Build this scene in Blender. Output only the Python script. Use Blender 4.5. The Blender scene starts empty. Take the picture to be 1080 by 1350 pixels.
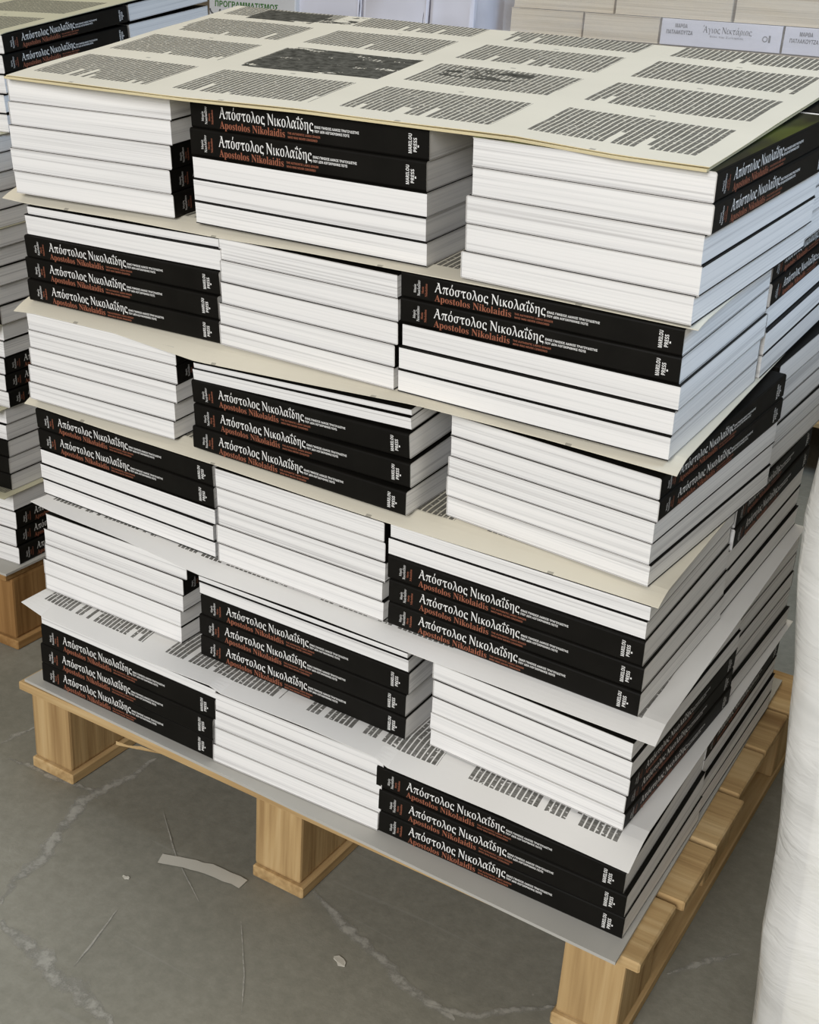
import bpy, bmesh, math, random, unicodedata
from mathutils import Vector, Matrix, Euler
random.seed(7)
sc = bpy.context.scene
COL = sc.collection
S = 1.12                       # metres per working unit (a book is 0.24 units = 27 cm long)
FLOOR = -0.115                 # working height of the floor; the pallet deck is at 0
def V(x, y, z): return Vector((x*S, y*S, z*S))
def Wd(x, y, z): return Vector((x*S, y*S, (z-FLOOR)*S))

# ------------------------------------------------------------------ camera
CAM = (0.92786, -0.80968, 0.71044)
CAM_ROT = (1.161228, -0.059488, 0.551899)
FPX = 1590.56
cd = bpy.data.cameras.new('camera'); cam = bpy.data.objects.new('camera', cd); COL.objects.link(cam)
cam.location = Wd(*CAM); cam.rotation_euler = CAM_ROT
cd.sensor_fit = 'HORIZONTAL'; cd.sensor_width = 36; cd.lens = 36*FPX/1080; cd.clip_start = .02
sc.camera = cam
# ------------------------------------------------------------------ world, daylight, exposure
w = bpy.data.worlds.new('daylight'); sc.world = w; w.use_nodes = True
wb = w.node_tree.nodes['Background']; wb.inputs[0].default_value = (1.0, .80, .54, 1); wb.inputs[1].default_value = .085
def area(name, loc, target, size, power, color):
    l = bpy.data.lights.new(name, 'AREA'); l.shape = 'RECTANGLE'; l.size, l.size_y = size; l.energy = power; l.color = color
    o = bpy.data.objects.new(name, l); COL.objects.link(o); o.location = loc
    o.rotation_euler = (Vector(target)-Vector(loc)).to_track_quat('-Z', 'Y').to_euler()
    return o
area('open_door_daylight', (1.05, -4.0, 2.3), (.0, 0, .55), (2.4, 2.2), 182, (.98, .985, 1))
area('side_window_daylight', (2.7, .5, 3.0), (.65, .2, .6), (1.2, 1.2), 62, (.52, .72, 1))
area('added_overhead_fill', (-.6, 1.2, 4.2), (.1, .5, 0), (2.6, 2.6), 56, (1, .93, .78))  # unseen overhead fill, added so the top sheet gets light
sc.view_settings.view_transform = 'Standard'; sc.view_settings.look = 'None'
sc.view_settings.gamma = 1; sc.view_settings.use_curve_mapping = False; sc.view_settings.exposure = 0.0

# ------------------------------------------------------------------ helpers: objects
def tag(o, label, cat, group=None, kind=None):
    if label: o['label'] = label
    if cat: o['category'] = cat
    if group: o['group'] = group
    if kind: o['kind'] = kind
    return o
def empty(name, loc=(0, 0, 0), rot=(0, 0, 0)):
    o = bpy.data.objects.new(name, None); COL.objects.link(o); o.location = loc; o.rotation_euler = rot
    o.empty_display_size = .02
    return o
def link(name, me, parent=None):
    o = bpy.data.objects.new(name, me); COL.objects.link(o)
    if parent: o.parent = parent
    return o
def mesh(name, verts, faces, mats, fm=None, smooth=False):
    me = bpy.data.meshes.new(name); me.from_pydata([tuple(v) for v in verts], [], faces)
    for m in (mats if isinstance(mats, (list, tuple)) else [mats]): me.materials.append(m)
    if fm:
        for p, i in zip(me.polygons, fm): p.material_index = i
    if smooth: me.polygons.foreach_set('use_smooth', [True]*len(me.polygons))
    me.update(); return me
def box_bm(x0, y0, z0, x1, y1, z1, bevel=0, seg=2, jitter=0, cuts=0):
    bm = bmesh.new(); bmesh.ops.create_cube(bm, size=1)
    for v in bm.verts:
        v.co = Vector(((x0+x1)/2+v.co.x*(x1-x0), (y0+y1)/2+v.co.y*(y1-y0), (z0+z1)/2+v.co.z*(z1-z0)))*S
    if bevel: bmesh.ops.bevel(bm, geom=list(bm.edges), offset=bevel*S, segments=seg, affect='EDGES', profile=.6)
    if cuts: bmesh.ops.subdivide_edges(bm, edges=list(bm.edges), cuts=cuts, use_grid_fill=True)
    if jitter:
        for v in bm.verts: v.co += Vector([random.uniform(-jitter, jitter)*S for _ in range(3)])
    return bm
def bm_obj(name, bm, mat, parent=None, smooth=False):
    me = bpy.data.meshes.new(name); bmesh.ops.recalc_face_normals(bm, faces=list(bm.faces)); bm.to_mesh(me); bm.free()
    me.materials.append(mat)
    if smooth: me.polygons.foreach_set('use_smooth', [True]*len(me.polygons))
    return link(name, me, parent)

# ------------------------------------------------------------------ helpers: materials
class N:
    """small wrapper so shader maths reads like maths"""
    def __init__(s, t, sock): s.t, s.s = t, sock
    def _op(s, op, o=None, c=None):
        n = s.t.nodes.new('ShaderNodeMath'); n.operation = op
        s.t.links.new(s.s, n.inputs[0])
        for i, q in ((1, o), (2, c)):
            if q is None: continue
            if isinstance(q, N): s.t.links.new(q.s, n.inputs[i])
            else: n.inputs[i].default_value = q
        return N(s.t, n.outputs[0])
    def __add__(s, o): return s._op('ADD', o)
    def __sub__(s, o): return s._op('SUBTRACT', o)
    def __mul__(s, o): return s._op('MULTIPLY', o)
    def __truediv__(s, o): return s._op('DIVIDE', o)
    def gt(s, o): return s._op('GREATER_THAN', o)
    def lt(s, o): return s._op('LESS_THAN', o)
    def frac(s): return s._op('FRACT')
    def floor(s): return s._op('FLOOR')
    def max(s, o): return s._op('MAXIMUM', o)
    def min(s, o): return s._op('MINIMUM', o)
def new_mat(name, rough=.6, spec=.3):
    m = bpy.data.materials.new(name); m.use_nodes = True
    t = m.node_tree; b = t.nodes['Principled BSDF']; b.inputs['Roughness'].default_value = rough
    b.inputs['Specular IOR Level'].default_value = spec
    return m, t, b
def plain(name, col, rough=.6, spec=.3):
    m, t, b = new_mat(name, rough, spec); b.inputs['Base Color'].default_value = (*col, 1); return m
def coords(t, kind='Object', scale=(1, 1, 1), rnd=0):
    tc = t.nodes.new('ShaderNodeTexCoord'); mp = t.nodes.new('ShaderNodeMapping'); mp.inputs['Scale'].default_value = scale
    t.links.new(tc.outputs[kind], mp.inputs['Vector'])
    if rnd:
        oi = t.nodes.new('ShaderNodeObjectInfo'); cx = t.nodes.new('ShaderNodeCombineXYZ')
        ml = N(t, oi.outputs['Random'])*rnd
        for i in range(3): t.links.new(ml.s, cx.inputs[i])
        t.links.new(cx.outputs[0], mp.inputs['Location'])
    return mp.outputs[0]
def noise(t, vec, scale=1, detail=3, rough=.5, dist=0):
    n = t.nodes.new('ShaderNodeTexNoise'); n.inputs['Scale'].default_value = scale; n.inputs['Detail'].default_value = detail
    n.inputs['Roughness'].default_value = rough; n.inputs['Distortion'].default_value = dist
    t.links.new(vec, n.inputs['Vector']); return N(t, n.outputs['Fac'])
def ramp(t, fac, stops):
    r = t.nodes.new('ShaderNodeValToRGB'); e = r.color_ramp.elements
    while len(e) < len(stops): e.new(.5)
    for q, (p, c) in zip(e, stops): q.position = p; q.color = (*c, 1)
    t.links.new(fac.s, r.inputs[0]); return r.outputs[0]
def mix(t, fac, a, b):
    n = t.nodes.new('ShaderNodeMix'); n.data_type = 'RGBA'
    if isinstance(fac, N): t.links.new(fac.s, n.inputs['Factor'])
    else: n.inputs['Factor'].default_value = fac
    for k, q in (('A', a), ('B', b)):
        i = [x for x in n.inputs if x.name == k and x.type == 'RGBA'][0]
        if isinstance(q, tuple): i.default_value = (*q, 1)
        else: t.links.new(q, i)
    return [x for x in n.outputs if x.type == 'RGBA'][0]
def bump(t, b, h, strength=.3, dist=.002):
    n = t.nodes.new('ShaderNodeBump'); n.inputs['Strength'].default_value = strength; n.inputs['Distance'].default_value = dist
    t.links.new(h.s, n.inputs['Height']); t.links.new(n.outputs[0], b.inputs['Normal'])

def page_mat(name, lo, mid, hi):
    m, t, b = new_mat(name, .85, .1)
    fine = noise(t, coords(t, 'Object', (2.2, 2.2, 620), 37), 1, 2, .6)
    band = noise(t, coords(t, 'Object', (1.6, 1.6, 170), 91), 1, 3, .55)
    f = fine*.5+band*.5
    t.links.new(ramp(t, f, [(.35, lo), (.455, mid), (.55, hi)]), b.inputs['Base Color'])
    bump(t, b, fine, .25, .0006)
    return m
M_PAGE = page_mat('page_edges', (.61, .595, .58), (.81, .80, .78), (.89, .875, .85))
M_PAGE_CREAM = page_mat('cream_page_edges', (.50, .44, .34), (.66, .58, .45), (.74, .66, .52))
def cover_mat():
    m, t, b = new_mat('black_cover', .55, .14)
    n = noise(t, coords(t, 'Object', (30, 30, 30), 11), 1, 4)
    t.links.new(ramp(t, n, [(.3, (.0050, .0044, .0034)), (.7, (.0080, .0071, .0056))]), b.inputs['Base Color'])
    return m
M_COVER = cover_mat()
M_COVER_END = plain('cover_board_edge', (.62, .60, .57), .8, .1)
def green_cover():
    m, t, b = new_mat('green_photo_cover', .4, .35)
    n = noise(t, coords(t, 'Object', (9, 22, 1)), 1, 2)
    t.links.new(ramp(t, n, [(.42, (.010, .012, .004)), (.6, (.06, .075, .008))]), b.inputs['Base Color'])
    return m
M_GREEN = green_cover()
M_WHITE_INK = plain('white_ink', (.86, .85, .82), .6)
M_ORANGE_INK = plain('orange_ink', (.33, .115, .065), .6)
M_GREY_INK = plain('grey_ink', (.10, .10, .11), .6)
M_GREEN_INK = plain('green_ink', (.05, .17, .03), .6)
M_DARK_INK = plain('dark_ink', (.05, .05, .06), .6)

def sheet_mat(name, paper, pictures=(), back=None, vs=.27, v0=.055, ink=(.085, .081, .068)):
    m, t, b = new_mat(name, .75, .15)
    tc = t.nodes.new('ShaderNodeTexCoord'); sp = t.nodes.new('ShaderNodeSeparateXYZ'); t.links.new(tc.outputs['UV'], sp.inputs[0])
    wob = noise(t, coords(t, 'UV', (5, 9, 1)), 1, 2)
    u = N(t, sp.outputs[0])+(wob-.5)*.004; v = N(t, sp.outputs[1])+(wob-.5)*.008
    P = 0.0076
    lid = (u/P).floor()
    wn = t.nodes.new('ShaderNodeTexWhiteNoise'); wn.noise_dimensions = '2D'
    cx = t.nodes.new('ShaderNodeCombineXYZ'); t.links.new(lid.s, cx.inputs[0])
    vid = ((v-v0)/vs).floor(); t.links.new(vid.s, cx.inputs[1]); t.links.new(cx.outputs[0], wn.inputs['Vector'])
    r = N(t, wn.outputs['Value'])
    fv = ((v-v0)/vs).frac(); fu = (u*4+.04).frac()
    end = (r.gt(.90))*(r-.88)*4.0
    inblock = fu.gt(.115)*fu.lt(.935)*fv.lt(.72)*fv.gt(end*.6)*v.gt(v0)
    stripe = (u/P).frac()
    stripe = stripe.gt(.15)*stripe.lt(.90)
    words = noise(t, coords(t, 'UV', (130, 210, 1)), 1, 1).gt(.33)
    tone = noise(t, coords(t, 'UV', (20, 300, 1)), 1, 2)
    fac = inblock*stripe*words*(tone*.5+.62)
    # page number ticks between blocks
    tick = fu.gt(.50)*fu.lt(.53)*fv.gt(.80)*fv.lt(.83)
    fac = fac.max(tick*.5)
    col = ramp(t, noise(t, coords(t, 'UV', (4, 4, 1)), 1, 3), [(.3, tuple(c*.93 for c in paper)), (.7, paper)])
    col = mix(t, fac, col, ink)
    for (a0, a1, b0, b1, th, sx, sy) in pictures:
        inside = u.gt(a0)*u.lt(a1)*v.gt(b0)*v.lt(b1)
        pn = noise(t, coords(t, 'UV', (sx, sy, 1)), 1, 5, .6)
        col = mix(t, inside*pn.gt(th), col, ramp(t, noise(t, coords(t, 'UV', (70, 60, 1)), 1, 4, .7), [(.35, (.028, .028, .022)), (.65, (.13, .125, .105))]))
    t.links.new(col, b.inputs['Base Color'])
    return m
M_SHEET_TOP = sheet_mat('printed_sheet', (.75, .70, .575), [(.272, .488, .30, .535, .40, 16, 22), (.075, .20, .835, .985, .35, 9, 9), (.20, .265, .87, .985, .55, 30, 30), (.545, .665, .405, .50, .50, 22, 26)])
M_SHEET = sheet_mat('printed_interleaf', (.74, .69, .56), v0=.050)
M_SHEET_WHITE = sheet_mat('white_printed_interleaf', (.78, .765, .73), v0=.040)
M_SHEET_OLIVE = sheet_mat('olive_printed_sheet', (.55, .52, .37), v0=.03)
def paper_plain(name, a):
    m, t, b = new_mat(name, .8, .12)
    t.links.new(ramp(t, noise(t, coords(t, 'Object', (6, 6, 6)), 1, 4), [(.3, tuple(c*.9 for c in a)), (.7, a)]), b.inputs['Base Color']); return m
M_CREAM = paper_plain('cream_sheet', (.72, .62, .38))
M_CARD = paper_plain('grey_card', (.50, .485, .44))
M_TAPE = paper_plain('masking_tape', (.56, .53, .45))
def wood_mat(name, axis, a, b_, c):
    m, t, b = new_mat(name, .75, .2)
    sc_ = [26, 26, 26]; sc_[axis] = 2.2
    g = noise(t, coords(t, 'Object', tuple(sc_), 23), 1, 4, .6, .6)
    sc2 = [150, 150, 150]; sc2[axis] = 5
    f = noise(t, coords(t, 'Object', tuple(sc2), 5), 1, 2)
    k = noise(t, coords(t, 'Object', (9, 9, 9), 3), 1, 2)
    col = ramp(t, g*.7+f*.3, [(.33, a), (.5, b_), (.66, c)])
    col = mix(t, k.gt(.77), col, tuple(q*.45 for q in a))
    t.links.new(col, b.inputs['Base Color']); bump(t, b, f, .35, .0015)
    return m
WC = ((.30, .18, .075), (.50, .335, .155), (.62, .45, .235))
M_WX = wood_mat('pine_grain_across', 0, *WC); M_WY = wood_mat('pine_grain_deep', 1, *WC); M_WZ = wood_mat('pine_end_block', 2, *WC)
WD = ((.22, .11, .035), (.33, .18, .065), (.42, .25, .10))
M_DX = wood_mat('orange_pine_across', 0, *WD); M_DY = wood_mat('orange_pine_deep', 1, *WD); M_DZ = wood_mat('orange_pine_block', 2, *WD)
def concrete():
    m, t, b = new_mat('concrete', .62, .35)
    big = noise(t, coords(t, 'Object', (1.6, 1.6, 1)), 1, 5, .6, .5)
    fine = noise(t, coords(t, 'Object', (70, 70, 1)), 1, 5, .7)
    col = ramp(t, big*.65+fine*.35, [(.3, (.160, .152, .120)), (.5, (.240, .229, .184)), (.72, (.350, .332, .272))])
    spk = noise(t, coords(t, 'Object', (95, 95, 1)), 1, 2, .5)
    col = mix(t, spk.gt(.77)*.6, col, (.36, .34, .29))
    scr = noise(t, coords(t, 'Object', (3, 60, 1)), 1, 2, .5, 1.0)
    col = mix(t, scr.gt(.70)*.22, col, (.32, .31, .27))
    t.links.new(col, b.inputs['Base Color']); bump(t, b, fine, .25, .002)
    return m
M_FLOOR = concrete()
def crack_mat():
    m, t, b = new_mat('crack_filler', .85, .1)
    n = noise(t, coords(t, 'Object', (45, 45, 1)), 1, 5, .75)
    t.links.new(ramp(t, n, [(.35, (.30, .29, .25)), (.65, (.46, .44, .38))]), b.inputs['Base Color'])
    tc = t.nodes.new('ShaderNodeTexCoord'); sp = t.nodes.new('ShaderNodeSeparateXYZ'); t.links.new(tc.outputs['UV'], sp.inputs[0])
    v = N(t, sp.outputs[1]); edge = (v*(v*-1+1))*4
    a = (edge*1.0+(n-.5)*2.6-.25).max(0).min(.85)
    tr = t.nodes.new('ShaderNodeBsdfTransparent'); mx = t.nodes.new('ShaderNodeMixShader')
    t.links.new(a.s, mx.inputs[0]); t.links.new(tr.outputs[0], mx.inputs[1]); t.links.new(b.outputs[0], mx.inputs[2])
    t.links.new(mx.outputs[0], t.nodes['Material Output'].inputs['Surface']); return m
M_CRACK = crack_mat()
def film_mat(name, alpha, tint):
    m, t, b = new_mat(name, .16, .5)
    b.inputs['Base Color'].default_value = (*tint, 1)
    v = coords(t, 'Object', (7, 7, 30))
    n = noise(t, v, 1, 4, .6, 1.2)
    bump(t, b, n, .55, .006)
    tr = t.nodes.new('ShaderNodeBsdfTransparent'); mx = t.nodes.new('ShaderNodeMixShader')
    f = noise(t, coords(t, 'Object', (5, 5, 16)), 1, 3, .6, .8)
    f = f*.5+(alpha-.25)
    t.links.new(f.s, mx.inputs[0]); t.links.new(tr.outputs[0], mx.inputs[1]); t.links.new(b.outputs[0], mx.inputs[2])
    t.links.new(mx.outputs[0], t.nodes['Material Output'].inputs['Surface'])
    return m
M_FILM = film_mat('stretch_film', .68, (.95, .94, .90))
M_FILM_THIN = film_mat('thin_stretch_film', .22, (.85, .85, .86))
def load_mat():
    m, t, b = new_mat('wrapped_paper', .5, .3)
    n = noise(t, coords(t, 'Object', (5, 5, 26)), 1, 4, .6, .7)
    t.links.new(ramp(t, n, [(.40, (.70, .67, .55)), (.50, (.90, .88, .78)), (.58, (.96, .95, .91))]), b.inputs['Base Color'])  # streaks paint the film's wrinkle highlights into the paper colour
    bump(t, b, n, .3, .006); return m
M_LOAD = load_mat()
M_WHITE_BLUELIT = paper_plain('blue_lit_white_wrapper', (.78, .78, .86))  # white paper with the blue of the daylight mixed into its colour
M_GREYCARTON = paper_plain('white_carton', (.66, .66, .66))

# ------------------------------------------------------------------ lettering (flat printed letters)
def fancy(ch, style):
    o = ord(ch)
    if style == 'serif': LU, LL, GU, GL = 0x1D400, 0x1D41A, 0x1D6A8, 0x1D6C2
    else: LU, LL, GU, GL = 0x1D5D4, 0x1D5EE, 0x1D756, 0x1D770
    if 'A' <= ch <= 'Z': return chr(LU+o-65)
    if 'a' <= ch <= 'z': return chr(LL+o-97)
    if 0x391 <= o <= 0x3A9: return chr(GU+o-0x391)
    if 0x3B1 <= o <= 0x3C9: return chr(GL+o-0x3B1)
    return ch
def text_tris(body, res):
    c = bpy.data.curves.new('lettering', 'FONT'); c.body = body; c.resolution_u = res
    o = bpy.data.objects.new('lettering', c); COL.objects.link(o); bpy.context.view_layer.update()
    me = bpy.data.meshes.new_from_object(o)
    v = [(q.co.x, q.co.y) for q in me.vertices]; f = [tuple(p.vertices) for p in me.polygons]
    bpy.data.objects.remove(o); bpy.data.curves.remove(c); bpy.data.meshes.remove(me)
    return v, f
def lettering(s, style, x0, x1, base, cap, res=2):
    """2-D letters from x0 to x1 with capital height cap, standing on base"""
    out, acc = '', []
    for ch in unicodedata.normalize('NFD', s):
        if unicodedata.combining(ch): acc.append((len(out), ch))
        else: out += fancy(ch, style)
    v, f = text_tris(out, res)
    wv = max(q[0] for q in v); xm = min(q[0] for q in v)
    def width(k):
        if k <= 0: return 0
        q = text_tris(out[:k]+'|', res)[0]; return max(a[0] for a in q)
    bar = width(0) if False else max(a[0] for a in text_tris('|', res)[0])
    for k, ch in acc:
        a = width(k-1)-bar if k > 1 else 0; b = width(k)-bar; c = (a+b)/2
        low = .56 if not out[k-1].isupper() else .6
        def quad(pts):
            n = len(v); v.extend(pts); f.append(tuple(range(n, n+len(pts))))
        if ch == '\u0308':
            for d in (-.13, .13): quad([(c+d-.05, low), (c+d+.05, low), (c+d+.05, low+.1), (c+d-.05, low+.1)])
        elif ch == '\u0301':
            if ord(s[0]) in (0x386,) and k == 1: c = a+.02
            quad([(c-.03, low), (c+.03, low), (c+.12, low+.2), (c+.02, low+.2)])
    sx = (x1-x0)/(wv-xm); sy = cap/.70
    return [((q[0]-xm)*sx+x0, q[1]*sy+base) for q in v], f
def letters_mesh(name, lines, mat, place):
    vs, fs = [], []
    for args in lines:
        v, f = args; n = len(vs); vs += [place(*q) for q in v]; fs += [tuple(i+n for i in g) for g in f]
    return mesh(name, vs, fs, mat)
def rot_up(vf, cx, z0):   # letters reading upwards: x -> z, y -> -x
    v, f = vf; return [(cx-q[1], z0+q[0]) for q in v], f

# ------------------------------------------------------------------ the paperback
L, W, T = .24, .1907, .0208
CT = .0008
def cover_mesh(top_mat=None):
    r = .0016; prof = [(W, T), (r, T), (r*.3, T-r*.3), (0, T-r), (0, r), (r*.3, r*.3), (r, 0), (W, 0), (W, CT), (CT, CT), (CT, T-CT), (W, T-CT)]
    n = len(prof); vs = [V(x, y, z) for x in (0, L) for y, z in prof]; fs, fm = [], []
    for i in range(n):
        j = (i+1) % n; fs.append((i, i+n, j+n, j)); fm.append(2 if (top_mat and i == 0) else 0)
    for k, o in ((0, 0), (1, n)):
        for q in ((0, 1, 10, 11), (1, 2, 3, 10), (3, 4, 9, 10), (4, 5, 6, 9), (6, 7, 8, 9)):
            g = tuple(i+o for i in q); fs.append(g if k else g[::-1]); fm.append(1)
    me = mesh('cover', vs, fs, [M_COVER, M_COVER_END]+([top_mat] if top_mat else []), fm)
    bm = bmesh.new(); bm.from_mesh(me); bmesh.ops.recalc_face_normals(bm, faces=list(bm.faces)); bm.to_mesh(me); bm.free()
    return me
def block_mesh(mat):
    bm = box_bm(.0003, CT*.9, CT*.9, L-.0003, W-.0004, T-CT*.9)
    me = bpy.data.meshes.new('page_block'); bm.to_mesh(me); bm.free(); me.materials.append(mat); return me
ME_COVER, ME_COVER_GREEN, ME_BLOCK = cover_mesh(), cover_mesh(M_GREEN), block_mesh(M_PAGE)
onspine = lambda x, z: V(x*L, -.00018, z*T)
asp = T/L
def sp_lines(style, rows): return [lettering(s, style, x0, x1, b, c) for s, x0, x1, b, c in rows]
ME_TITLE = letters_mesh('title_lettering', sp_lines('serif', [('Απόστολος Νικολαΐδης', .133, .5426, .455, .40)]), M_WHITE_INK, onspine)
ME_LATIN = letters_mesh('translated_title_lettering', sp_lines('serif', [('Apostolos Nikolaidis', .133, .4212, .105, .27)]), M_ORANGE_INK, onspine)
ME_TAG = letters_mesh('tagline_lettering', sp_lines('sans', [('ΕΝΑΣ ΓΝΗΣΙΟΣ ΛΑΙΚΟΣ ΤΡΑΓΟΥΔΙΣΤΗΣ', .548, .7285, .56, .085), ('ΠΟΥ ΔΕΝ ΛΟΓΟΚΡΙΘΗΚΕ ΠΟΤΕ', .548, .69, .42, .085)]), M_WHITE_INK, onspine)
ME_TAGO = letters_mesh('translated_tagline_lettering', sp_lines('sans', [('THE AUTHENTIC LAIKO SINGER', .433, .5705, .235, .075), ('WHO WAS NEVER CENSORED', .433, .558, .10, .075)]), M_ORANGE_INK, onspine)
k = L/T
def up(s, style, cx, cap, z0, z1): return rot_up(lettering(s, style, 0, z1-z0, 0, cap), cx, z0)
ME_AUTH = letters_mesh('author_lettering', [up('Μαρία', 'serif', .060, .0100, .28, .62), up('Νικολαΐδου', 'serif', .076, .0115, .18, .80)], M_WHITE_INK, onspine)
ME_AUTHO = letters_mesh('translated_author_lettering', [up('Maria', 'serif', .090, .0085, .30, .58), up('Nikolaidou', 'serif', .104, .0090, .20, .72)], M_ORANGE_INK, onspine)
pl = [up('MARILOU', 'sans', .9345, .0125, .18, .82), up('PRESS', 'sans', .9535, .0125, .24, .70)]
pl.append(([(.9565, .40), (.9615, .40), (.9615, .47), (.9565, .47)], [(0, 1, 2, 3)]))
ME_PRESS = letters_mesh('publisher_lettering', pl, M_WHITE_INK, onspine)
SPINE_PARTS = (('title_lettering', ME_TITLE), ('translated_title_lettering', ME_LATIN), ('tagline_lettering', ME_TAG), ('translated_tagline_lettering', ME_TAGO),
               ('author_lettering', ME_AUTH), ('translated_author_lettering', ME_AUTHO), ('publisher_lettering', ME_PRESS))
WEDGE = {}
def wedge(me, axis, w_):
    """the same mesh, thicker towards one end (the stacks are pressed thin along the front)"""
    w_ = round(w_/.03)*.03
    if abs(w_) < .01: return me
    key = (me.name, axis, round(w_, 2))
    if key not in WEDGE:
        m = me.copy(); d = (L if axis == 0 else W)*S
        for v in m.vertices: v.co.z *= 1+w_*v.co[axis]/d
        m.update(); WEDGE[key] = m
    return WEDGE[key]
def book(mat4, t, label, group, letters, green=False, axis=1, w_=0):
    r = empty('book'); r.matrix_world = mat4 @ Matrix.Diagonal((1, 1, t/T, 1))
    tag(r, label, 'book', group)
    link('page_block', wedge(ME_BLOCK, axis, w_), r)
    c = link('cover', wedge(ME_COVER_GREEN if green else ME_COVER, axis, w_), r)
    if letters:
        for n, me in SPINE_PARTS: link(n, wedge(me, axis, w_) if axis == 0 else me, c)
    return r

# ------------------------------------------------------------------ layer planes of the main pallet (the upper layers tip forward a little)
Z = [0, .0904, .1916, .2997, .4013, .5061, .6125]
TB = [0, .018, .043, .062, .095, .103, .115]
TA = [0, -.010, -.009, -.006, 0, -.001, -.001]
def pz(k, x, y): return Z[k]+TA[k]*(x-.33)+TB[k]*y
RM = Euler(CAM_ROT).to_matrix()
def on_plane(px, k, dz=0, Zs=None):
    d = RM @ Vector(((px[0]-540)/FPX, (675-px[1])/FPX, -1)); n = Vector((-TA[k], -TB[k], 1)); c = Z[k]+dz-TA[k]*.33; C = Vector(CAM)
    return C+d*((c-n.dot(C))/n.dot(d))
def at_y(px, y):
    d = RM @ Vector(((px[0]-540)/FPX, (675-px[1])/FPX, -1)); C = Vector(CAM); return C+d*((y-C.y)/d.y)
def on_z(px, z):
    d = RM @ Vector(((px[0]-540)/FPX, (675-px[1])/FPX, -1)); C = Vector(CAM); return C+d*((z-C.z)/d.z)
GAP = .0034
def frame(k, x, y, yaw, f=0, lean=0, dip=0, dy=1, roll=0):
    """stack matrix at a fraction f of the way up layer k: z is the local normal, x is yawed in plan;
    dip = how far the stack's top is pressed down along its front edge"""
    a = TA[k]+(TA[k+1]-roll-TA[k])*f; b = TB[k]+(TB[k+1]+dip/dy-TB[k])*f; x += lean*f
    n = Vector((-a, -b, 1)).normalized(); xa = Vector((math.cos(yaw), math.sin(yaw), 0)); xa = (xa-n*xa.dot(n)).normalized(); ya = n.cross(xa)
    m = Matrix((xa, ya, n)).transposed().to_4x4(); m.translation = Wd(x, y, pz(k, x, y)+(pz(k+1, x, y)-GAP-dip-pz(k, x, y))*f); return m
def room(k, x, y, yaw, dx, dy):
    c, s_ = math.cos(yaw), math.sin(yaw)
    q = lambda j: sum(pz(k+1, x+c*i*dx-s_*j*dy, y+s_*i*dx+c*j*dy)-pz(k, x+c*i*dx-s_*j*dy, y+s_*i*dx+c*j*dy) for i in (0, 1))/2-GAP
    return q(0), q(1)
# orientation inside a stack frame whose origin is the front-left bottom corner; dx, dy = the stack's footprint
def orient(o, dx, dy):
    R = lambda a: Matrix.Rotation(a, 4, 'Z'); Tr = lambda x, y: Matrix.Translation(V(x, y, 0))
    if o == 'front': return Tr(0, 0)
    if o == 'back': return Tr(dx, dy) @ R(math.pi)
    if o == 'right': return Tr(dx, 0) @ R(math.pi/2)
    if o == 'left': return Tr(0, dy) @ R(-math.pi/2)
ORD = ['topmost', 'second', 'third', 'fourth', 'lowest']
LAY = ['bottom', 'fifth', 'fourth', 'third', 'second', 'top']
def stack(fr, dx, dy, oris, h, where, layer_name, letters_on, rel, group, where_pallet, jit=.0016, green=False, hb=None):
    """oris from the topmost book down: (orientation, relative thickness)"""
    tot = sum(q[1] for q in oris); z = 0; nb = len(oris)
    for i in reversed(range(nb)):
        o, rt = oris[i]; t = h*rt/tot; m = fr(z/h); hb_ = hb or h
        tb = t*hb_/h; t_, w_ = (t-.00012, hb_/h-1) if o in ('front', 'right') else (tb-.00012, h/hb_-1)
        j = Matrix.Translation(V(random.uniform(-jit, jit), random.uniform(-.0005, .0005), 0)) @ Matrix.Translation(V(dx/2, dy/2, 0)) @ Matrix.Rotation(random.uniform(-.003, .003), 4, 'Z') @ Matrix.Translation(V(-dx/2, -dy/2, 0))
        out = o in rel
        word = ORD[i] if i < nb-1 else 'lowest'
        if where is None: lab = 'paperback hidden among the inner stacks behind the front rows of the '+where_pallet
        else:
            look = 'black-spined' if out else 'white page-edged'
            lab = f'{word} {look} paperback of the {where}, {layer_name} layer of the {where_pallet}'
        book(m @ j @ orient(o, dx, dy), t_, lab, group, letters_on and out, green and i == 0, 1 if o in ('front', 'back') else 0, w_)
        z += t

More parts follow.
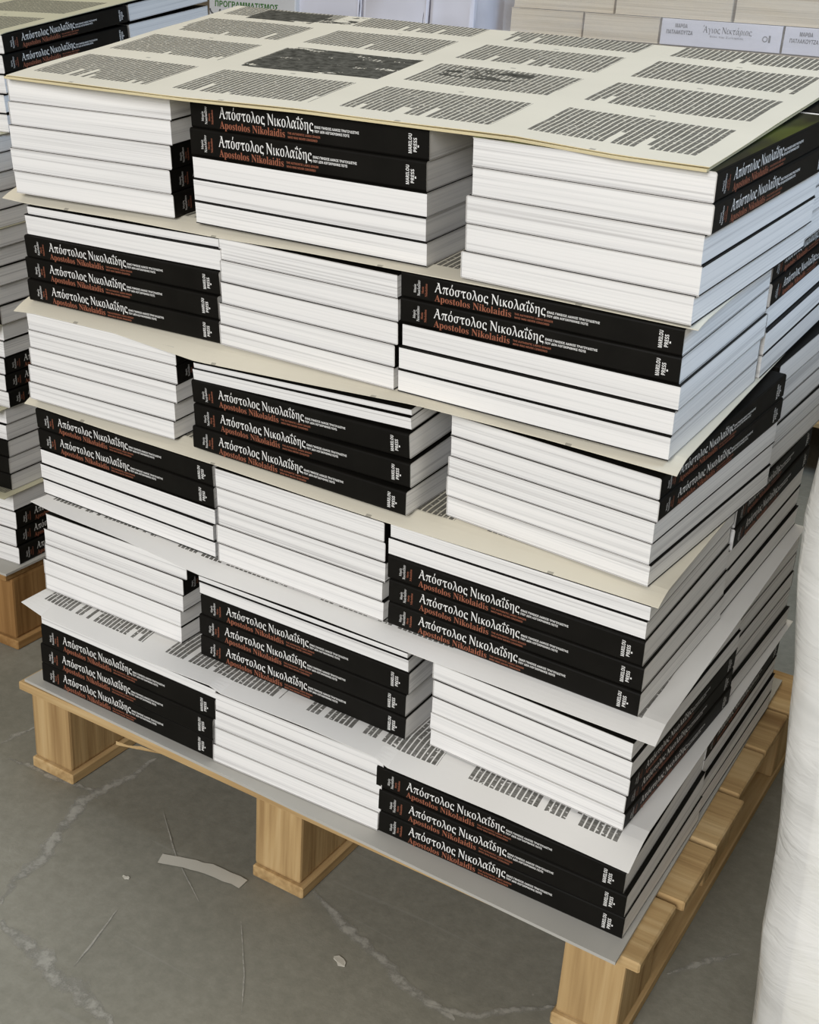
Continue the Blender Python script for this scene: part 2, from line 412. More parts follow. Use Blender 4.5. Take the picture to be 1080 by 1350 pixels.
# ------------------------------------------------------------------ setting: floor
def floor():
    n = 6; bm = bmesh.new()
    bmesh.ops.create_grid(bm, x_segments=8, y_segments=8, size=6)
    for v in bm.verts: v.co += Vector((0, 1.5, 0))
    o = bm_obj('floor', bm, M_FLOOR); o['kind'] = 'structure'; return o
FL = floor()
def strip_on_floor(name, pts, wpx, mat, parent=None, h=.0006, ragged=.35, seed=1):
    rr = random.Random(seed); P = []
    for a, b in zip(pts, pts[1:]):
        n = max(2, int(math.dist(a, b)/9))
        for i in range(n): P.append((a[0]+(b[0]-a[0])*i/n, a[1]+(b[1]-a[1])*i/n))
    P.append(pts[-1]); G = [on_z(p, FLOOR) for p in P]
    vs, fs = [], []
    for i, g in enumerate(G):
        d = (G[min(i+1, len(G)-1)]-G[max(i-1, 0)]); d.z = 0; d.normalize(); nrm = Vector((-d.y, d.x, 0))
        off = rr.uniform(-1, 1)*wpx*.35*ragged
        a = wpx*(1+rr.uniform(-1, 1)*ragged)/2; b = wpx*(1+rr.uniform(-1, 1)*ragged)/2
        fade = min(1, .3+3*min(i, len(G)-1-i)/len(G))if ragged > .2 else 1
        for s_, q in ((1, a), (-1, b)): vs.append(Wd(*(g+nrm*(s_*q*fade+off)))+Vector((0, 0, h)))
        if i: fs.append((2*i-2, 2*i-1, 2*i+1, 2*i))
    me = mesh(name, vs, fs, mat); uvl = me.uv_layers.new(name='UVMap')
    for lp in me.loops: uvl.data[lp.index].uv = (lp.vertex_index//2*.1, lp.vertex_index % 2)
    return link(name, me, parent)
for i, (pts, wd) in enumerate([
    ([(0, 1192), (20, 1160), (60, 1125), (85, 1090), (110, 1055), (135, 1042), (165, 1030), (205, 1000)], .018),
    ([(0, 980), (25, 968), (50, 958)], .010), ([(10, 1000), (45, 1012), (75, 1028), (110, 1040), (135, 1042)], .009),
    ([(0, 1215), (40, 1250), (85, 1295), (130, 1330), (150, 1349)], .024),
    ([(415, 1175), (440, 1205), (470, 1235), (500, 1262), (520, 1285), (560, 1320), (600, 1345)], .016),
    ([(560, 1325), (620, 1340), (660, 1335), (735, 1328)], .010),
    ([(880, 1285), (925, 1270), (975, 1258)], .010), ([(97, 1275), (125, 1240), (155, 1200)], .003),
    ([(215, 1070), (232, 1130), (262, 1190)], .002), ([(318, 1215), (322, 1290), (318, 1340)], .002)]):
    c = strip_on_floor('crack', pts, wd, M_CRACK, FL, .0004+.0001*i, .3, i+3)
tape = strip_on_floor('tape_strip', [(211, 1133), (245, 1139), (275, 1147), (300, 1157), (321, 1167)], .015, M_TAPE, None, .0016, .12, 9)
tag(tape, 'torn strip of pale masking tape stuck on the concrete in front of the pallet', 'tape')

def scrap(px, r, label, seed):
    rr = random.Random(seed); g = on_z(px, FLOOR); n = 9
    ring = [(g.x+r*rr.uniform(.5, 1.2)*math.cos(6.2832*i/n), g.y+r*.6*rr.uniform(.5, 1.2)*math.sin(6.2832*i/n)) for i in range(n)]
    vs = [Wd(x, y, FLOOR+.0004) for x, y in ring]+[Wd(x, y, FLOOR+.0009+rr.uniform(0, .0008)) for x, y in ring]
    fs = [tuple(range(n))[::-1], tuple(range(n, 2*n))]+[(i, (i+1) % n, (i+1) % n+n, i+n) for i in range(n)]
    tag(link('paper_scrap', mesh('paper_scrap', vs, fs, M_TAPE)), label, 'scrap')
scrap((449, 1268), .0085, 'small pale scrap on the concrete, between the tape strip and the right block', 4)
scrap((166, 1158), .004, 'tiny pale scrap on the concrete just left of the tape strip', 5)

# ------------------------------------------------------------------ pallets
def pallet(name, x0, x1, y0, y1, mats, label, block_x, deck_n=6, yaw=0, bw=.055, splinter=False):
    mx, my, mz = mats
    r = empty(name, Wd(x0, y0, FLOOR), (0, 0, yaw)); tag(r, label, 'pallet')
    w_, d_ = x1-x0, y1-y0; step = d_/deck_n
    for i in range(deck_n):
        e = random.uniform(-.010, .005)
        bm = box_bm(random.uniform(0, .004), i*step+.003, .100, w_+e, (i+1)*step-.003, .1105, .0015, 1)
        o = bm_obj('deck_board', bm, mx, r)
    for bx in block_x:
        for by in (0, d_/2-.045, d_-.09):
            a = bx+random.uniform(-.003, .003)
            bm = box_bm(a, by+.012, .0135, a+bw, by+.095, .0998, .003, 2); bm_obj('block', bm, mz, r)
        bm = box_bm(bx-.002, .008, 0, bx+bw+.004, d_, .0133, .0015, 1); bm_obj('bottom_board', bm, my, r)
    if splinter:
        lo = lambda px, y: V(*(lambda p: (p.x-x0, p.y-y0, p.z-FLOOR))(at_y(px, y)))
        vs = [lo((153, 977), -.036), lo((153, 981.5), -.036), lo((182, 987.5), -.034), lo((214, 994), -.030), lo((186, 984), -.034)]
        bm = bmesh.new(); q = [bm.verts.new(v) for v in vs]; 
        t_ = [bm.verts.new(v+Vector((0, .002, -.002))) for v in vs]
        for a, b, c in ((0, 1, 2), (1, 4, 2), (2, 4, 3)): bm.faces.new((q[a], q[b], q[c])); bm.faces.new((t_[a], t_[c], t_[b]))
        for a, b in ((0, 2), (2, 3), (3, 4), (4, 1), (1, 0)): bm.faces.new((q[a], q[b], t_[b], t_[a]))
        bm_obj('wood_splinter', bm, mx, r)
    return r
pallet('pallet', .008, .735, -.052, .50, (M_WX, M_WY, M_WZ), 'pale pine pallet under the main load of black-spined books', (.010, .322, .652), 6, 0, .056, True)

def sheet_obj(name, quad_front, back_l, back_r, zfun, thick, mat, label, cat, group=None, nu=48, nv=24, ripple=0, droop=None, dv=.026, seed=0, dz=0, edge=None):
    """a thin sheet: front edge polyline (x, y), back corners, zfun(x, y) gives its height"""
    rr = random.Random(seed); fl = [0]
    for a, b in zip(quad_front, quad_front[1:]): fl.append(fl[-1]+math.dist(a[:2], b[:2]))
    def front(u):
        s = u*fl[-1]
        for i in range(len(fl)-1):
            if s <= fl[i+1]+1e-9:
                q = (s-fl[i])/(fl[i+1]-fl[i]); a, b = quad_front[i], quad_front[i+1]; return [m_+(n_-m_)*q for m_, n_ in zip(a, b)]
        return quad_front[-1]
    ph = [rr.uniform(0, 6.28) for _ in range(4)]
    top, uv = [], []
    vv = [0, .006, .012, .02, .03, .045, .06, .085]+[.085+(1-.085)*i/(nv-8) for i in range(1, nv-7)]
    for v in vv:
        for i in range(nu+1):
            u = i/nu; f = front(u); bx = back_l[0]+(back_r[0]-back_l[0])*u; by = back_l[1]+(back_r[1]-back_l[1])*u
            x = f[0]+(bx-f[0])*v; y = f[1]+(by-f[1])*v; z = zfun(x, y)+dz
            if droop and v < dv: z -= droop*(1-v/dv)**2*(1+.5*math.sin(9*u+ph[0])+.3*math.sin(23*u+ph[1]))
            if len(f) > 2 and v < dv: z += (f[2]-zfun(f[0], f[1]))*(1-v/dv)**1.4
            if ripple: z += ripple*(math.sin(7*u*3+ph[2])*math.sin(5*v*3+ph[3])+1)*.5
            top.append(Vector((x, y, z))); uv.append((u, v))
    n = len(top); m_ = nu+1; rows = len(vv)
    vs = [Wd(*p) for p in top]+[Wd(p.x, p.y, p.z-thick) for p in top]
    fs, fm = [], []
    for j in range(rows-1):
        for i in range(nu):
            a = j*m_+i; fs.append((a, a+1, a+1+m_, a+m_)); fm.append(0); fs.append((a+n, a+m_+n, a+1+m_+n, a+1+n)); fm.append(1)
    bd = [(i, i+1) for i in range(nu)]+[((j+1)*m_-1, (j+2)*m_-1) for j in range(rows-1)]+[((rows-1)*m_+i+1, (rows-1)*m_+i) for i in range(nu)]+[((j+1)*m_, j*m_) for j in range(rows-1)]
    for a, b in bd: fs.append((b, a, a+n, b+n)); fm.append(1)
    me = mesh(name, vs, fs, [mat, edge or mat], fm, True)
    uvl = me.uv_layers.new(name='UVMap')
    for lp in me.loops: uvl.data[lp.index].uv = uv[lp.vertex_index % n]
    me.polygons.foreach_set('use_smooth', [i < 0 for i in range(len(me.polygons))])
    o = link(name, me); tag(o, label, cat, group); return o
sheet_obj('card_sheet', [(.016, -.046), (.36, -.054), (.713, -.062)], (.02, .47), (.70, .47), lambda x, y: 0, .0030, M_CARD, 'grey card sheet lying on the pallet deck under the bottom books', 'card', nu=20, dz=-.0006)

# ------------------------------------------------------------------ main load: six layers, six stacks each
D = {1: {'A': ((57, 898), (54.4, 810), (283, 1003), (284, 906)), 'C': ((500, 1095.5), (499.4, 1007), (817, 1238), (822.8, 1146))},
 2: {'A': ((59, 775.5), (62, 676), (239, 848), (248, 745)), 'B': ((263, 862), (263, 756.7), (536, 977), (541, 860)), 'C': ((567, 982), (569, 870.5), (824.4, 1097), (840, 980))},
 3: {'A': ((55.5, 648.5), (48, 535.5), (285, 735.5), (283, 613)), 'B': ((286, 738.5), (284, 615), (505, 819.6), (512, 690)), 'C': ((506.7, 820.5), (514, 687), (842, 947), (860.5, 798))},
 4: {'A': ((44.4, 526), (43, 410), (224, 578), (231, 458.5)), 'B': ((255.5, 590), (256.7, 475.5), (539, 682), (546, 530)), 'C': ((580.5, 676), (591, 552), (862, 778), (884, 622))},
 5: {'A': ((40.7, 395.5), (39, 269.6), (288, 453), (290, 312)), 'C': ((522.5, 515), (527, 354), (888, 610), (913.5, 431.5))},
 6: {'A': ((29, 255), (18.5, 103), (219.6, 286), (215, 124)), 'B': ((255, 293), (248, 129.6), (564, 352.6), (568, 166.7)), 'C': ((604, 365), (629, 172), (916, 431), (955, 234))}}
f, b, r_, l_ = 'front', 'back', 'right', 'left'
def seq(s): return [({'S': f, 'F': b, 'R': r_, 'L': l_}[c], 1.05 if c == 'S' else 1) for c in s]
ROWS = {1: {'A': [(b, .5), (f, 1.1), (f, 1.1), (f, 1.1)], 'B': seq('RRLL'), 'C': [(f, 1), (f, 1), (f, 1)], 'E': seq('RLLL')},
 2: {'A': seq('RRLLL'), 'B': [(b, .3), (b, .75), (f, 1.25), (f, 1.25), (f, 1.25)], 'C': seq('LLRRR'), 'E': seq('SFFSS')},
 3: {'A': [(f, 1.2), (f, 1.2), (b, .92), (b, .92), (b, .92)], 'B': seq('RRLLL'), 'C': [(b, .65), (b, .8), (f, 1.1), (f, 1.08), (f, 1.08)], 'E': seq('RRLLL')},
 4: {'A': seq('RRLLL'), 'B': [(b, .3), (b, .6), (f, 1.22), (f, 1.22), (f, 1.22)], 'C': seq('RRLLL'), 'E': seq('SFFSS')},
 5: {'A': [(b, .4), (b, 1), (f, 1.07), (f, 1.07), (f, 1.07)], 'B': seq('LLRRL'), 'C': seq('SSFFF'), 'E': seq('RRLLL')},
 6: {'A': seq('LLRRR'), 'B': [(f, 1.12), (f, 1.12), (b, .92), (b, .92), (b, .92)], 'C': seq('RRLLL'), 'E': seq('FFFSS')}}
NAME = {'A': 'front left stack', 'B': 'front middle stack', 'C': 'front right stack', 'E': 'rear right stack'}
PAL = 'main pallet'; FRONT = {}
for l in range(1, 7):
    kk = l-1; odd = l % 2 == 1; h = Z[l]-Z[l-1]-GAP; got = {}
    for s in 'ABC':
        dx, dy = ((L, W) if (s != 'B') == odd else (W, L))
        if s in D[l]:
            lb, lt, rb, rt = D[l][s]
            p0, p1 = on_plane(lb, kk), on_plane(rb, kk); yaw = math.atan2(p1.y-p0.y, p1.x-p0.x)
            yaw = max(-.09, min(.09, yaw))
            ll = at_y(lt, p0.y).x-p0.x; lr = at_y(rt, p1.y).x-p1.x; lean = max(-.03, min(.03, (ll+lr)/2))
            hv = [at_y(lt, p0.y).z-pz(kk, p0.x, p0.y), at_y(rt, p1.y).z-pz(kk, p1.x, p1.y)]; hl, hr = hv[0]-.0012, hv[1]-.0012; hv = (hl+hr)/2
            c = (p0+p1)/2; o = c-Vector((math.cos(yaw), math.sin(yaw), 0))*dx/2
        else:
            nb = on_plane(D[l]['A'][2], kk); nc = on_plane(D[l]['C'][0], kk); c = (nb+nc)/2; yaw = math.atan2(nc.y-nb.y, nc.x-nb.x)
            o = c-Vector((math.cos(yaw), math.sin(yaw), 0))*dx/2; lean = 0; hv = hl = hr = 1
        got[s] = (o, yaw, lean)
        FRONT.setdefault(l, []).extend([(o.x, o.y), (o.x+math.cos(yaw)*dx, o.y+math.sin(yaw)*dx)])
        lay = LAY[l-1]
        rel = ('front',) if (s != 'B') == odd else ('right',)
        h0, h1 = room(kk, o.x, o.y, yaw, dx, dy)
        spines = (s != 'B') == odd
        lo_ = -.0030 if l == 6 else .0012
        dip = max(lo_, h0-hv) if spines else max(lo_+.0006, h0-hv-.0012)
        if s == 'B' and l in (1, 5): dip = .0070 if l == 1 else .0045
        dl, dr = (max(lo_, h0-hl), max(lo_, h0-hr)) if spines and hv < 1 and l < 6 else (dip, dip)
        if abs(dl-dr) > .013: m_ = (dl+dr)/2; q_ = math.copysign(.0065, dl-dr); dl, dr = m_+q_, m_-q_
        stack(lambda f_, o=o, yaw=yaw, lean=lean: frame(kk, o.x, o.y, yaw, f_, lean, dl, dy, (dr-dl)/dx), dx, dy, ROWS[l][s], h0-max(dl, dr), NAME[s], lay, True, ('front', 'right'), 'black-spined paperbacks stacked on the main pallet', PAL, green=(l == 6 and s == 'C'), hb=h1)
    # rear right stack: continues the right-hand face
    o, yaw, lean = got['C']
    yaw *= .5
    if odd: dxC, dyC, dx, dy = L, W, W, L
    else: dxC, dyC, dx, dy = W, L, L, W
    ex = o.x+math.cos(yaw)*dxC; 
    q = Vector((ex-dx+random.uniform(-.004, .001)-math.sin(yaw)*dyC, o.y+dyC+.004, 0))
    stack(lambda f_: frame(kk, q.x, q.y, yaw, f_, lean*.6), dx, dy, ROWS[l]['E'], room(kk, q.x, q.y, yaw, dx, dy)[0], NAME['E'], LAY[l-1], True, ('right', 'front') if odd else ('right',), 'black-spined paperbacks stacked on the main pallet', PAL)
    # inner stacks
    for s in 'AB':
        o, yaw, lean = got[s]
        if odd: d1 = W if s == 'A' else L; dx, dy = (W, L) if s == 'A' else (L, W)
        else: d1 = L if s == 'A' else W; dx, dy = (L, W) if s == 'A' else (W, L)
        x = o.x if s == 'A' else got['A'][0].x+dx_prev+.012
        y0 = o.y+d1+.006
        if s == 'B': x = min(x, q.x-dx-.004)
        stack(lambda f_: frame(kk, x, y0, 0, f_), dx, dy, seq('FFSSS' if (dx == L) else 'RRLLL'), room(kk, x, y0, 0, dx, dy)[0], None, '', False, (), 'hidden inner paperbacks of the main pallet', PAL)
        dx_prev = dx
# interleaving sheets
SH = {5: [(3, 260), (39, 268), (160, 288), (290, 313), (400, 331), (527, 355), (720, 392), (914, 433)],
 4: [(18, 409), (43, 412), (150, 438), (257, 475), (400, 504), (548, 533), (720, 578), (886, 625)],
 3: [(32, 531), (48, 535), (160, 573), (283, 612), (400, 652), (510, 688), (690, 744), (862, 799)],
 2: [(40, 660), (64, 672), (160, 710), (262, 757), (400, 806), (540, 860), (700, 921), (858, 981)],
 1: [(28, 793), (54, 811), (170, 862), (284, 906), (291, 914), (400, 957), (497, 999), (503, 1008), (660, 1074), (823, 1148)]}
LOOK = {5: 'second and top', 4: 'third and second', 3: 'fourth and third', 2: 'fifth and fourth', 1: 'bottom and fifth'}
for k_, pts in SH.items():
    fr = []
    for p in pts:
        x0 = on_plane(p, k_, -.005).x; F_ = FRONT[k_]
        if x0 <= F_[0][0]: y = F_[0][1]
        elif x0 >= F_[-1][0]: y = F_[-1][1]
        else:
            i = max(j for j in range(len(F_)-1) if F_[j][0] <= x0); t = min(1, (x0-F_[i][0])/max(1e-4, F_[i+1][0]-F_[i][0])); y = F_[i][1]+t*(F_[i+1][1]-F_[i][1])
        e = at_y(p, y-.004); fr.append((e.x+(.004 if p is pts[-1] else 0), e.y, e.z))
    sheet_obj('printed_sheet', fr, (fr[0][0]-.01, .46), (fr[-1][0]-(.001 if k_ == 1 else .006), .435), lambda x, y, k_=k_: pz(k_, x, y), .0006, M_SHEET_WHITE if k_ <= 2 else M_SHEET,
              f'thin printed sheet between the {LOOK[k_]} layers of the main pallet', 'paper sheet', 'printed sheets between the book layers', ripple=0, dv=.085 if k_ == 1 else .05, seed=k_, dz=-.0004)
# sheets on top
def corner(px): p = on_plane(px, 6, .0026); return (p.x, p.y)
FLc, FRc, BRc, BLc = corner((10, 97)), corner((936, 221)), None, corner((310, 8))
r1_ = corner((1078, 126)); BRc = (FRc[0]+(r1_[0]-FRc[0])*(.474-FRc[1])/(r1_[1]-FRc[1])+.004, .474)
EDGE = [(8, 98), (125, 113), (248, 128), (400, 143.5), (568, 165), (680, 179), (817, 203), (936, 220)]
mid = [corner(p) for p in EDGE]
sheet_obj('cream_sheet', [(p[0]-.001, p[1]-.002) for p in mid], BLc, BRc, lambda x, y: pz(6, x, y), .0016, M_CREAM, 'thick cream sheet showing as yellow edge just under the top printed sheet', 'paper sheet', seed=31, dz=.0009)
sheet_obj('printed_sheet', mid, (BLc[0], BLc[1]+.006), (BRc[0], BRc[1]+.006), lambda x, y: pz(6, x, y), .0006, M_SHEET_TOP, 'large cream sheet of sixteen printed pages with pictures on top of the main pallet', 'paper sheet', 'printed sheets between the book layers', ripple=.0008, seed=32, dz=.0019, edge=M_CREAM)

# ------------------------------------------------------------------ left pallet behind, only its right-hand face in view
ZL = [0, .100, .210, .316, .428, .531, .634]
TL = [0, .01, .03, .05, .08, .10, .15]
YAW = .07
LX, LY = -.200, .140
def lframe(k, x, y, yaw, f=0):
    tl = TL[k]+(TL[k+1]-TL[k])*f; n = Vector((0, -tl, 1)).normalized(); xa = Vector((math.cos(yaw), math.sin(yaw), 0)); xa = (xa-n*xa.dot(n)).normalized(); ya = n.cross(xa)
    m = Matrix((xa, ya, n)).transposed().to_4x4(); m.translation = Wd(x, y, (ZL[k]+(ZL[k+1]-ZL[k])*f)+tl*(y-LY)); return m
LROW = {1: ('FRRR', 'deep'), 2: ('FFSSS', 'wide'), 3: ('LLRRR', 'deep'), 4: ('FFFSS', 'wide'), 5: ('FSSFF', 'wide'), 6: ('RRLLL', 'deep')}
RC = {1: (.0, .0), 2: (-.008, .004), 3: (-.003, .006), 4: (.0, .0), 5: (.0, .008), 6: (.004, .030)}
for l in range(1, 7):
    s, kind = LROW[l]; s = s.replace('F', 'L') if kind == 'deep' and l == 1 else s
    dx, dy = (W, L) if kind == 'deep' else (L, W)
    yw = YAW + (.09 if l == 6 else 0)
    cx, cy = LX+RC[l][0], LY+RC[l][1]
    o = Vector((cx-math.cos(yw)*dx, cy-math.sin(yw)*dx, 0))
    h = ZL[l]-ZL[l-1]-GAP
    stack(lambda f_, o=o: lframe(l-1, o.x, o.y, yw, f_), dx, dy, seq(s), h-.002, 'front corner stack', LAY[l-1], True, ('right',), 'black-spined paperbacks stacked on the left pallet', 'left pallet')
    dx2, dy2 = (L, W) if kind == 'deep' else (W, L)
    c2 = Vector((cx, cy, 0))+Vector((-math.sin(yw), math.cos(yw), 0))*(dy+.003)
    o2 = c2-Vector((math.cos(yw), math.sin(yw), 0))*dx2
    vis = l == 6
    stack(lambda f_, o2=o2: lframe(l-1, o2.x, o2.y, yw, f_), dx2, dy2, seq('FFFFF' if l == 6 else ('FFSSS' if kind == 'deep' else 'LLLRR'))[:len(s)], h, 'rear stack' if vis else None, LAY[l-1], False, (), 'black-spined paperbacks stacked on the left pallet' if vis else 'hidden inner paperbacks of the left pallet', 'left pallet')
    if l < 6:
        sheet_obj('printed_sheet', [(cx-.42, cy-.02-.42*YAW), (cx+.004, cy-.018)], (cx-.42-.03, cy+.40), (cx+.004-.032, cy+.43), lambda x, y, l=l: ZL[l]+TL[l]*(y-LY), .0006, M_SHEET_OLIVE,
                  f'yellowish printed sheet between the {LOOK[l]} layers of the left pallet', 'paper sheet', 'printed sheets between the book layers', nu=16, droop=.003, seed=40+l, dz=-.0004)
y6 = YAW+.09
pa = Vector((LX+RC[6][0], LY+RC[6][1], 0))
ax, ay = Vector((math.cos(y6), math.sin(y6), 0)), Vector((-math.sin(y6), math.cos(y6), 0))
q0, q1, q2, q3 = pa-ax*.66-ay*.004, pa+ax*.001-ay*.004, pa+ax*.001+ay*.45, pa-ax*.66+ay*.45
sheet_obj('printed_sheet', [tuple(q0)[:2], tuple(q1)[:2]], tuple(q3)[:2], tuple(q2)[:2], lambda x, y: ZL[6]+TL[6]*(y-LY), .0008, M_SHEET_OLIVE, 'olive cream printed sheet on top of the left pallet', 'paper sheet', 'printed sheets between the book layers', nu=24, droop=.001, seed=60, dz=.0006)
lp = pallet('pallet', -.93, -.19, .115, .66, (M_DX, M_DY, M_DZ), 'orange-brown pine pallet at the left edge, behind the main pallet', (.010, .34, .680), 6, .03, .056)
lp.location = Wd(-.93, .09, FLOOR)
sheet_obj('card_sheet', [(-.90, .085), (-.192, .112)], (-.915, .60), (-.21, .63), lambda x, y: 0, .0030, M_CARD, 'grey card sheet on the orange-brown pallet under the left books', 'card', nu=12, dz=-.0006)

# ------------------------------------------------------------------ wrapped pallet load in the right foreground
def wrapped_front():
    r = empty('wrapped_load', Wd(1.15, .05, FLOOR)); tag(r, 'paper load in shiny wrinkled white stretch film, right foreground edge', 'wrapped load')
    # outline (x of left corner) by height, measured along the near left edge
    prof = [(-.114, .862), (0, .850), (.129, .839), (.22, .834), (.30, .828), (.372, .820), (.43, .812), (.464, .809), (.508, .811), (.55, .814), (.58, .820), (.60, .835), (.61, .87)]
    def shell(inset, nx=10, noise_=0, zcap=0):
        rr = random.Random(3); vs, fs = [], []; rings = []
        H = []
        for (z0, a0), (z1, a1) in zip(prof, prof[1:]):
            n = max(1, int((z1-z0)/.022))
            for i in range(n): H.append((z0+(z1-z0)*i/n, a0+(a1-a0)*i/n))
        H.append(prof[-1])
        for z, xl in H:
            xl += inset; yf = -.205+inset+(.0 if z < .57 else (z-.57)*.8); xr = 1.46-inset; yb = .55-inset; rad = .028  # unseen rear of the load is lengthened to block side light
            ring = []
            cs = [((xl+rad, yf+rad), math.pi, 1.5*math.pi), ((xr-rad, yf+rad), 1.5*math.pi, 2*math.pi), ((xr-rad, yb-rad), 0, .5*math.pi), ((xl+rad, yb-rad), .5*math.pi, math.pi)]
            pts = []
            for (cx, cy), a0, a1 in cs:
                for i in range(7):
                    a = a0+(a1-a0)*i/6; pts.append((cx+rad*math.cos(a), cy+rad*math.sin(a)))
            # densify the long sides
            full = []
            for p, q in zip(pts, pts[1:]+pts[:1]):
                full.append(p); d = math.dist(p, q); n = int(d/.02)
                for i in range(1, n): full.append((p[0]+(q[0]-p[0])*i/n, p[1]+(q[1]-p[1])*i/n))
            rings.append((z, full))
        m = min(len(q) for _, q in rings)
        for z, full in rings:
            for i in range(m):
                p = full[int(i*len(full)/m)]
                d = noise_*(math.sin(31*z+9*p[0])*math.sin(17*p[0]+5*z)+.6*math.sin(57*z+40*p[0]+1)+.5*rr.uniform(-1, 1))
                vs.append(V(p[0]-1.15-d*.3, p[1]-.05-d, z-FLOOR-.0*inset))
        for j in range(len(rings)-1):
            for i in range(m):
                a, b_ = j*m+i, j*m+(i+1) % m; fs.append((a, b_, b_+m, a+m))
        fs.append(tuple(range((len(rings)-1)*m, len(rings)*m))); fs.append(tuple(range(m))[::-1])
        return vs, fs
    v_, f_ = shell(.016); link('paper_load', mesh('paper_load', v_, f_, M_LOAD, None, True), r)
    v_, f_ = shell(0, noise_=.0022); link('stretch_film', mesh('stretch_film', v_, f_, M_FILM, None, True), r)
    return r
wrapped_front()

# ------------------------------------------------------------------ background: wrapped stacks of other books
BL_, BW_, BT_ = .228, .148, .046
def other_book(x, y, z, dx, dy, dz, mat, label, group, spine=None):
    r = empty('book', Wd(x, y, z)); tag(r, label, 'book', group)
    c = .0012
    bm_obj('page_block', box_bm(.001, .001, c, dx-.001, dy-.001, dz-c), mat, r)
    bm = bmesh.new()
    for a in ((0, 0, 0, dx, dy, c), (0, 0, dz-c, dx, dy, dz)):
        q = box_bm(*a); me = bpy.data.meshes.new('tmp'); q.to_mesh(me); q.free(); bm.from_mesh(me); bpy.data.meshes.remove(me)
    if spine:
        q = box_bm(0, -.0015, 0, dx, .001, dz, .0012, 2); me = bpy.data.meshes.new('tmp'); q.to_mesh(me); q.free(); bm.from_mesh(me); bpy.data.meshes.remove(me)
    cv = bm_obj('cover', bm, M_WHITE_BLUELIT if spine else mat, r)
    if spine:
        pl_ = lambda a, b_: V(a*dx, -.0019, b_*dz)
        link('title_lettering', letters_mesh('title_lettering', [lettering('Άγιος Νεκτάριος', 'serif', .36, .76, .56, .25), lettering('Βίος της Σωτηρίας', 'serif', .42, .70, .40, .07)], M_DARK_INK, pl_), cv)
        link('author_lettering', letters_mesh('author_lettering', [lettering('ΜΑΡΘΑ', 'sans', .12, .225, .68, .15), lettering('ΠΑΤΛΑΚΟΥΤΖΑ', 'sans', .05, .275, .43, .15)], M_GREY_INK, pl_), cv)
        ring = []
        n = 20
        for rad in (.022, .015): ring += [(.872+rad*math.cos(6.2832*i/n), .48+rad*math.sin(6.2832*i/n)*dx/dz) for i in range(n)]
        rf = [(i, (i+1) % n, (i+1) % n+n, i+n) for i in range(n)]
        link('publisher_mark', letters_mesh('publisher_mark', [(ring, rf), ([(.90, .36), (.915, .36), (.915, .62), (.90, .62)], [(0, 1, 2, 3)])], M_GREY_INK, pl_), cv)
    return r
def back_load(xa, xb, y0, y1, ztop, label, plabel, mat):
    p = pallet('pallet', xa-.02, xb+.02, y0-.02, y1+.02, (M_WX, M_WY, M_WZ), plabel, (.010, (xb-xa)/2, xb-xa-.03), 5)
    o = bm_obj('paper_bundle', box_bm(xa, y0, 0, xb, y1, ztop, .008, 2), mat); tag(o, label, 'paper bundle')
    o.location = (0, 0, -FLOOR*S); return p
Y0 = 1.5
def row(z, items, dzs, mat, group, y0):
    for (x, dx, lab, sp) in items: other_book(x, y0+random.uniform(-.003, .003), z, dx-.002, BL_ if dx < .2 else BW_, dzs, mat, lab, group, sp)
zA = .643
back_load(-.262, .66, Y0, Y0+.5, zA-.0005, 'cream paper bundle below the rows of wrapped books at the back right', 'pine pallet under the wrapped books at the back right', M_PAGE_CREAM)
GB = 'cream wrapped books at the back right'
row(zA, [(-.256, .158, 'cream wrapped book at left end of lower back row, beside dark gap', None), (-.096, .156, 'cream wrapped book just left of the white-spined religious title at the back', None),
         (.062, .228, 'white-spined book with full dark title and author at the back right', True), (.292, .228, 'white-spined book cut off by the right edge of the photo at the back', True)], BT_-.001, M_PAGE_CREAM, GB, Y0)
zB = zA+BT_
row(zB, [(-.252, .215, 'cream wrapped book at left end of upper back row', None), (-.035, .228, 'middle cream wrapped book of the upper back row, over the white title', None), (.195, .228, 'cream wrapped book of the upper back row at the top right corner', None), (.425, .2, 'cream wrapped book of the upper back row beyond the right edge', None)], BT_-.001, M_PAGE_CREAM, GB, Y0)
zC = zB+BT_
def film_sheet(name, x0, x1, y0, y1, z0, z1, label, mat):
    bm = box_bm(x0, y0, z0, x1, y1, z1, .006, 2); 
    bmesh.ops.subdivide_edges(bm, edges=[e for e in bm.edges if e.calc_length() > .1], cuts=12, use_grid_fill=True)
    for v in bm.verts:
        v.co.y += .0015*math.sin(37*v.co.x+20*v.co.z); v.co.x += .001*math.sin(31*v.co.z)
    o = bm_obj(name, bm, mat, None, True); o.location = (0, 0, -FLOOR*S); tag(o, label, 'stretch film'); return o
film_sheet('stretch_film', -.268, .67, Y0-.010, Y0+.51, .02, zB+BT_+.004, 'clear stretch film around the cream books at the back right', M_FILM_THIN)
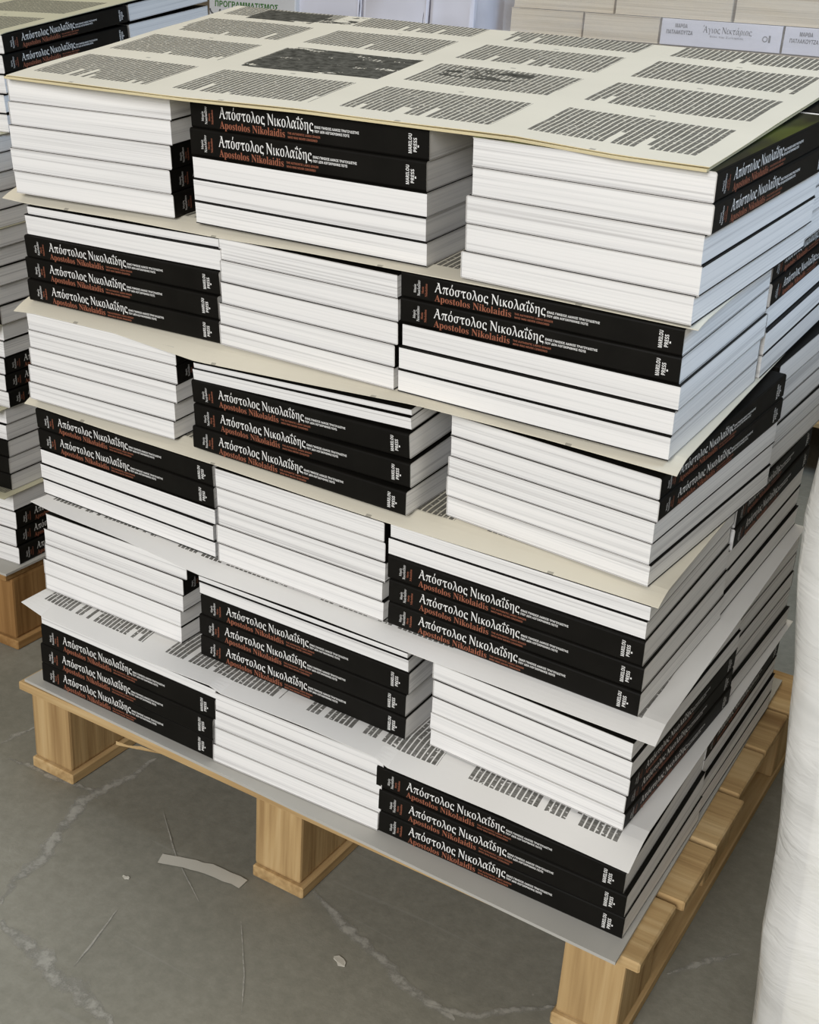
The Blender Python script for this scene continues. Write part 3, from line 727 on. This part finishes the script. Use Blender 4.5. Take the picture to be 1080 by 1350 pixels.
# middle: white wrapped bundles
Y1 = 1.42
back_load(-.83, -.285, Y1, Y1+.45, .60, 'white paper bundle under the blue-lit white wrapped packs at the back', 'pine pallet under the blue-lit white packs at the back', M_WHITE_BLUELIT)
def pack(x0, x1, y0, y1, z0, z1, label):
    bm = box_bm(x0, y0, z0, x1, y1, z1, .010, 3, 0, 2)
    for v in bm.verts: v.co += Vector((random.uniform(-1, 1), random.uniform(-1, 1), 0))*.0022
    o = bm_obj('wrapped_pack', bm, M_WHITE_BLUELIT, None, True); o.location = (0, 0, -FLOOR*S); tag(o, label, 'pack', 'white wrapped packs at the back'); return o
pack(-.735, -.560, Y1, Y1+.2, .6005, .80, 'blue-lit white wrapped pack right of the green-lettered carton at the back')
pack(-.556, -.400, Y1, Y1+.2, .6005, .80, 'blue-lit white wrapped pack in the middle of the back, seams either side')
pack(-.396, -.295, Y1, Y1+.2, .6005, .80, 'narrow blue-lit white wrapped pack beside the dark gap at the back')
# carton with green lettering
Y2 = 1.40
back_load(-1.42, -.86, Y2, Y2+.45, .58, 'white paper bundle under the green-lettered carton', 'pine pallet under the green-lettered carton', M_WHITE_BLUELIT)
def carton():
    x0, x1 = -1.02, -.80
    a = at_y((279, 0), Y2).x
    r = empty('carton', Wd(a-.012, Y2+.005, .5805)); tag(r, 'grey-white carton with green lettering behind the left pallet', 'carton')
    dx, dz = .235, .22
    bd = bm_obj('body', box_bm(0, 0, 0, dx, .2, dz, .002, 1), M_GREYCARTON, r)
    p = at_y((281, 8.5), Y2); z0 = p.z-.5805; p1 = at_y((281, .5), Y2); hh = p1.z-p.z
    pl_ = lambda x, z: V(x, -.0006, z)
    link('title_lettering', letters_mesh('title_lettering', [lettering('ΠΡΟΓΡΑΜΜΑΤΙΣΜΟΣ', 'sans', .018, .018+.172, z0+.001, hh*.95)], M_GREEN_INK, pl_), r)
    link('second_line_lettering', letters_mesh('second_line_lettering', [lettering('ΕΒΔΟΜΑΔΑΣ', 'sans', .055, .055+.07, z0-hh*.75, hh*.5)], M_DARK_INK, pl_), r)
    n = 14; arc = []
    for rad in (.016, .012): arc += [(.018+rad*math.cos(math.pi*(1+i/n)), z0-.004+rad*math.sin(math.pi*(1+i/n))*.8) for i in range(n+1)]
    link('swoosh_mark', letters_mesh('swoosh_mark', [(arc, [(i, i+1, i+n+2, i+n+1) for i in range(n)])], M_GREY_INK, pl_), r)
carton()
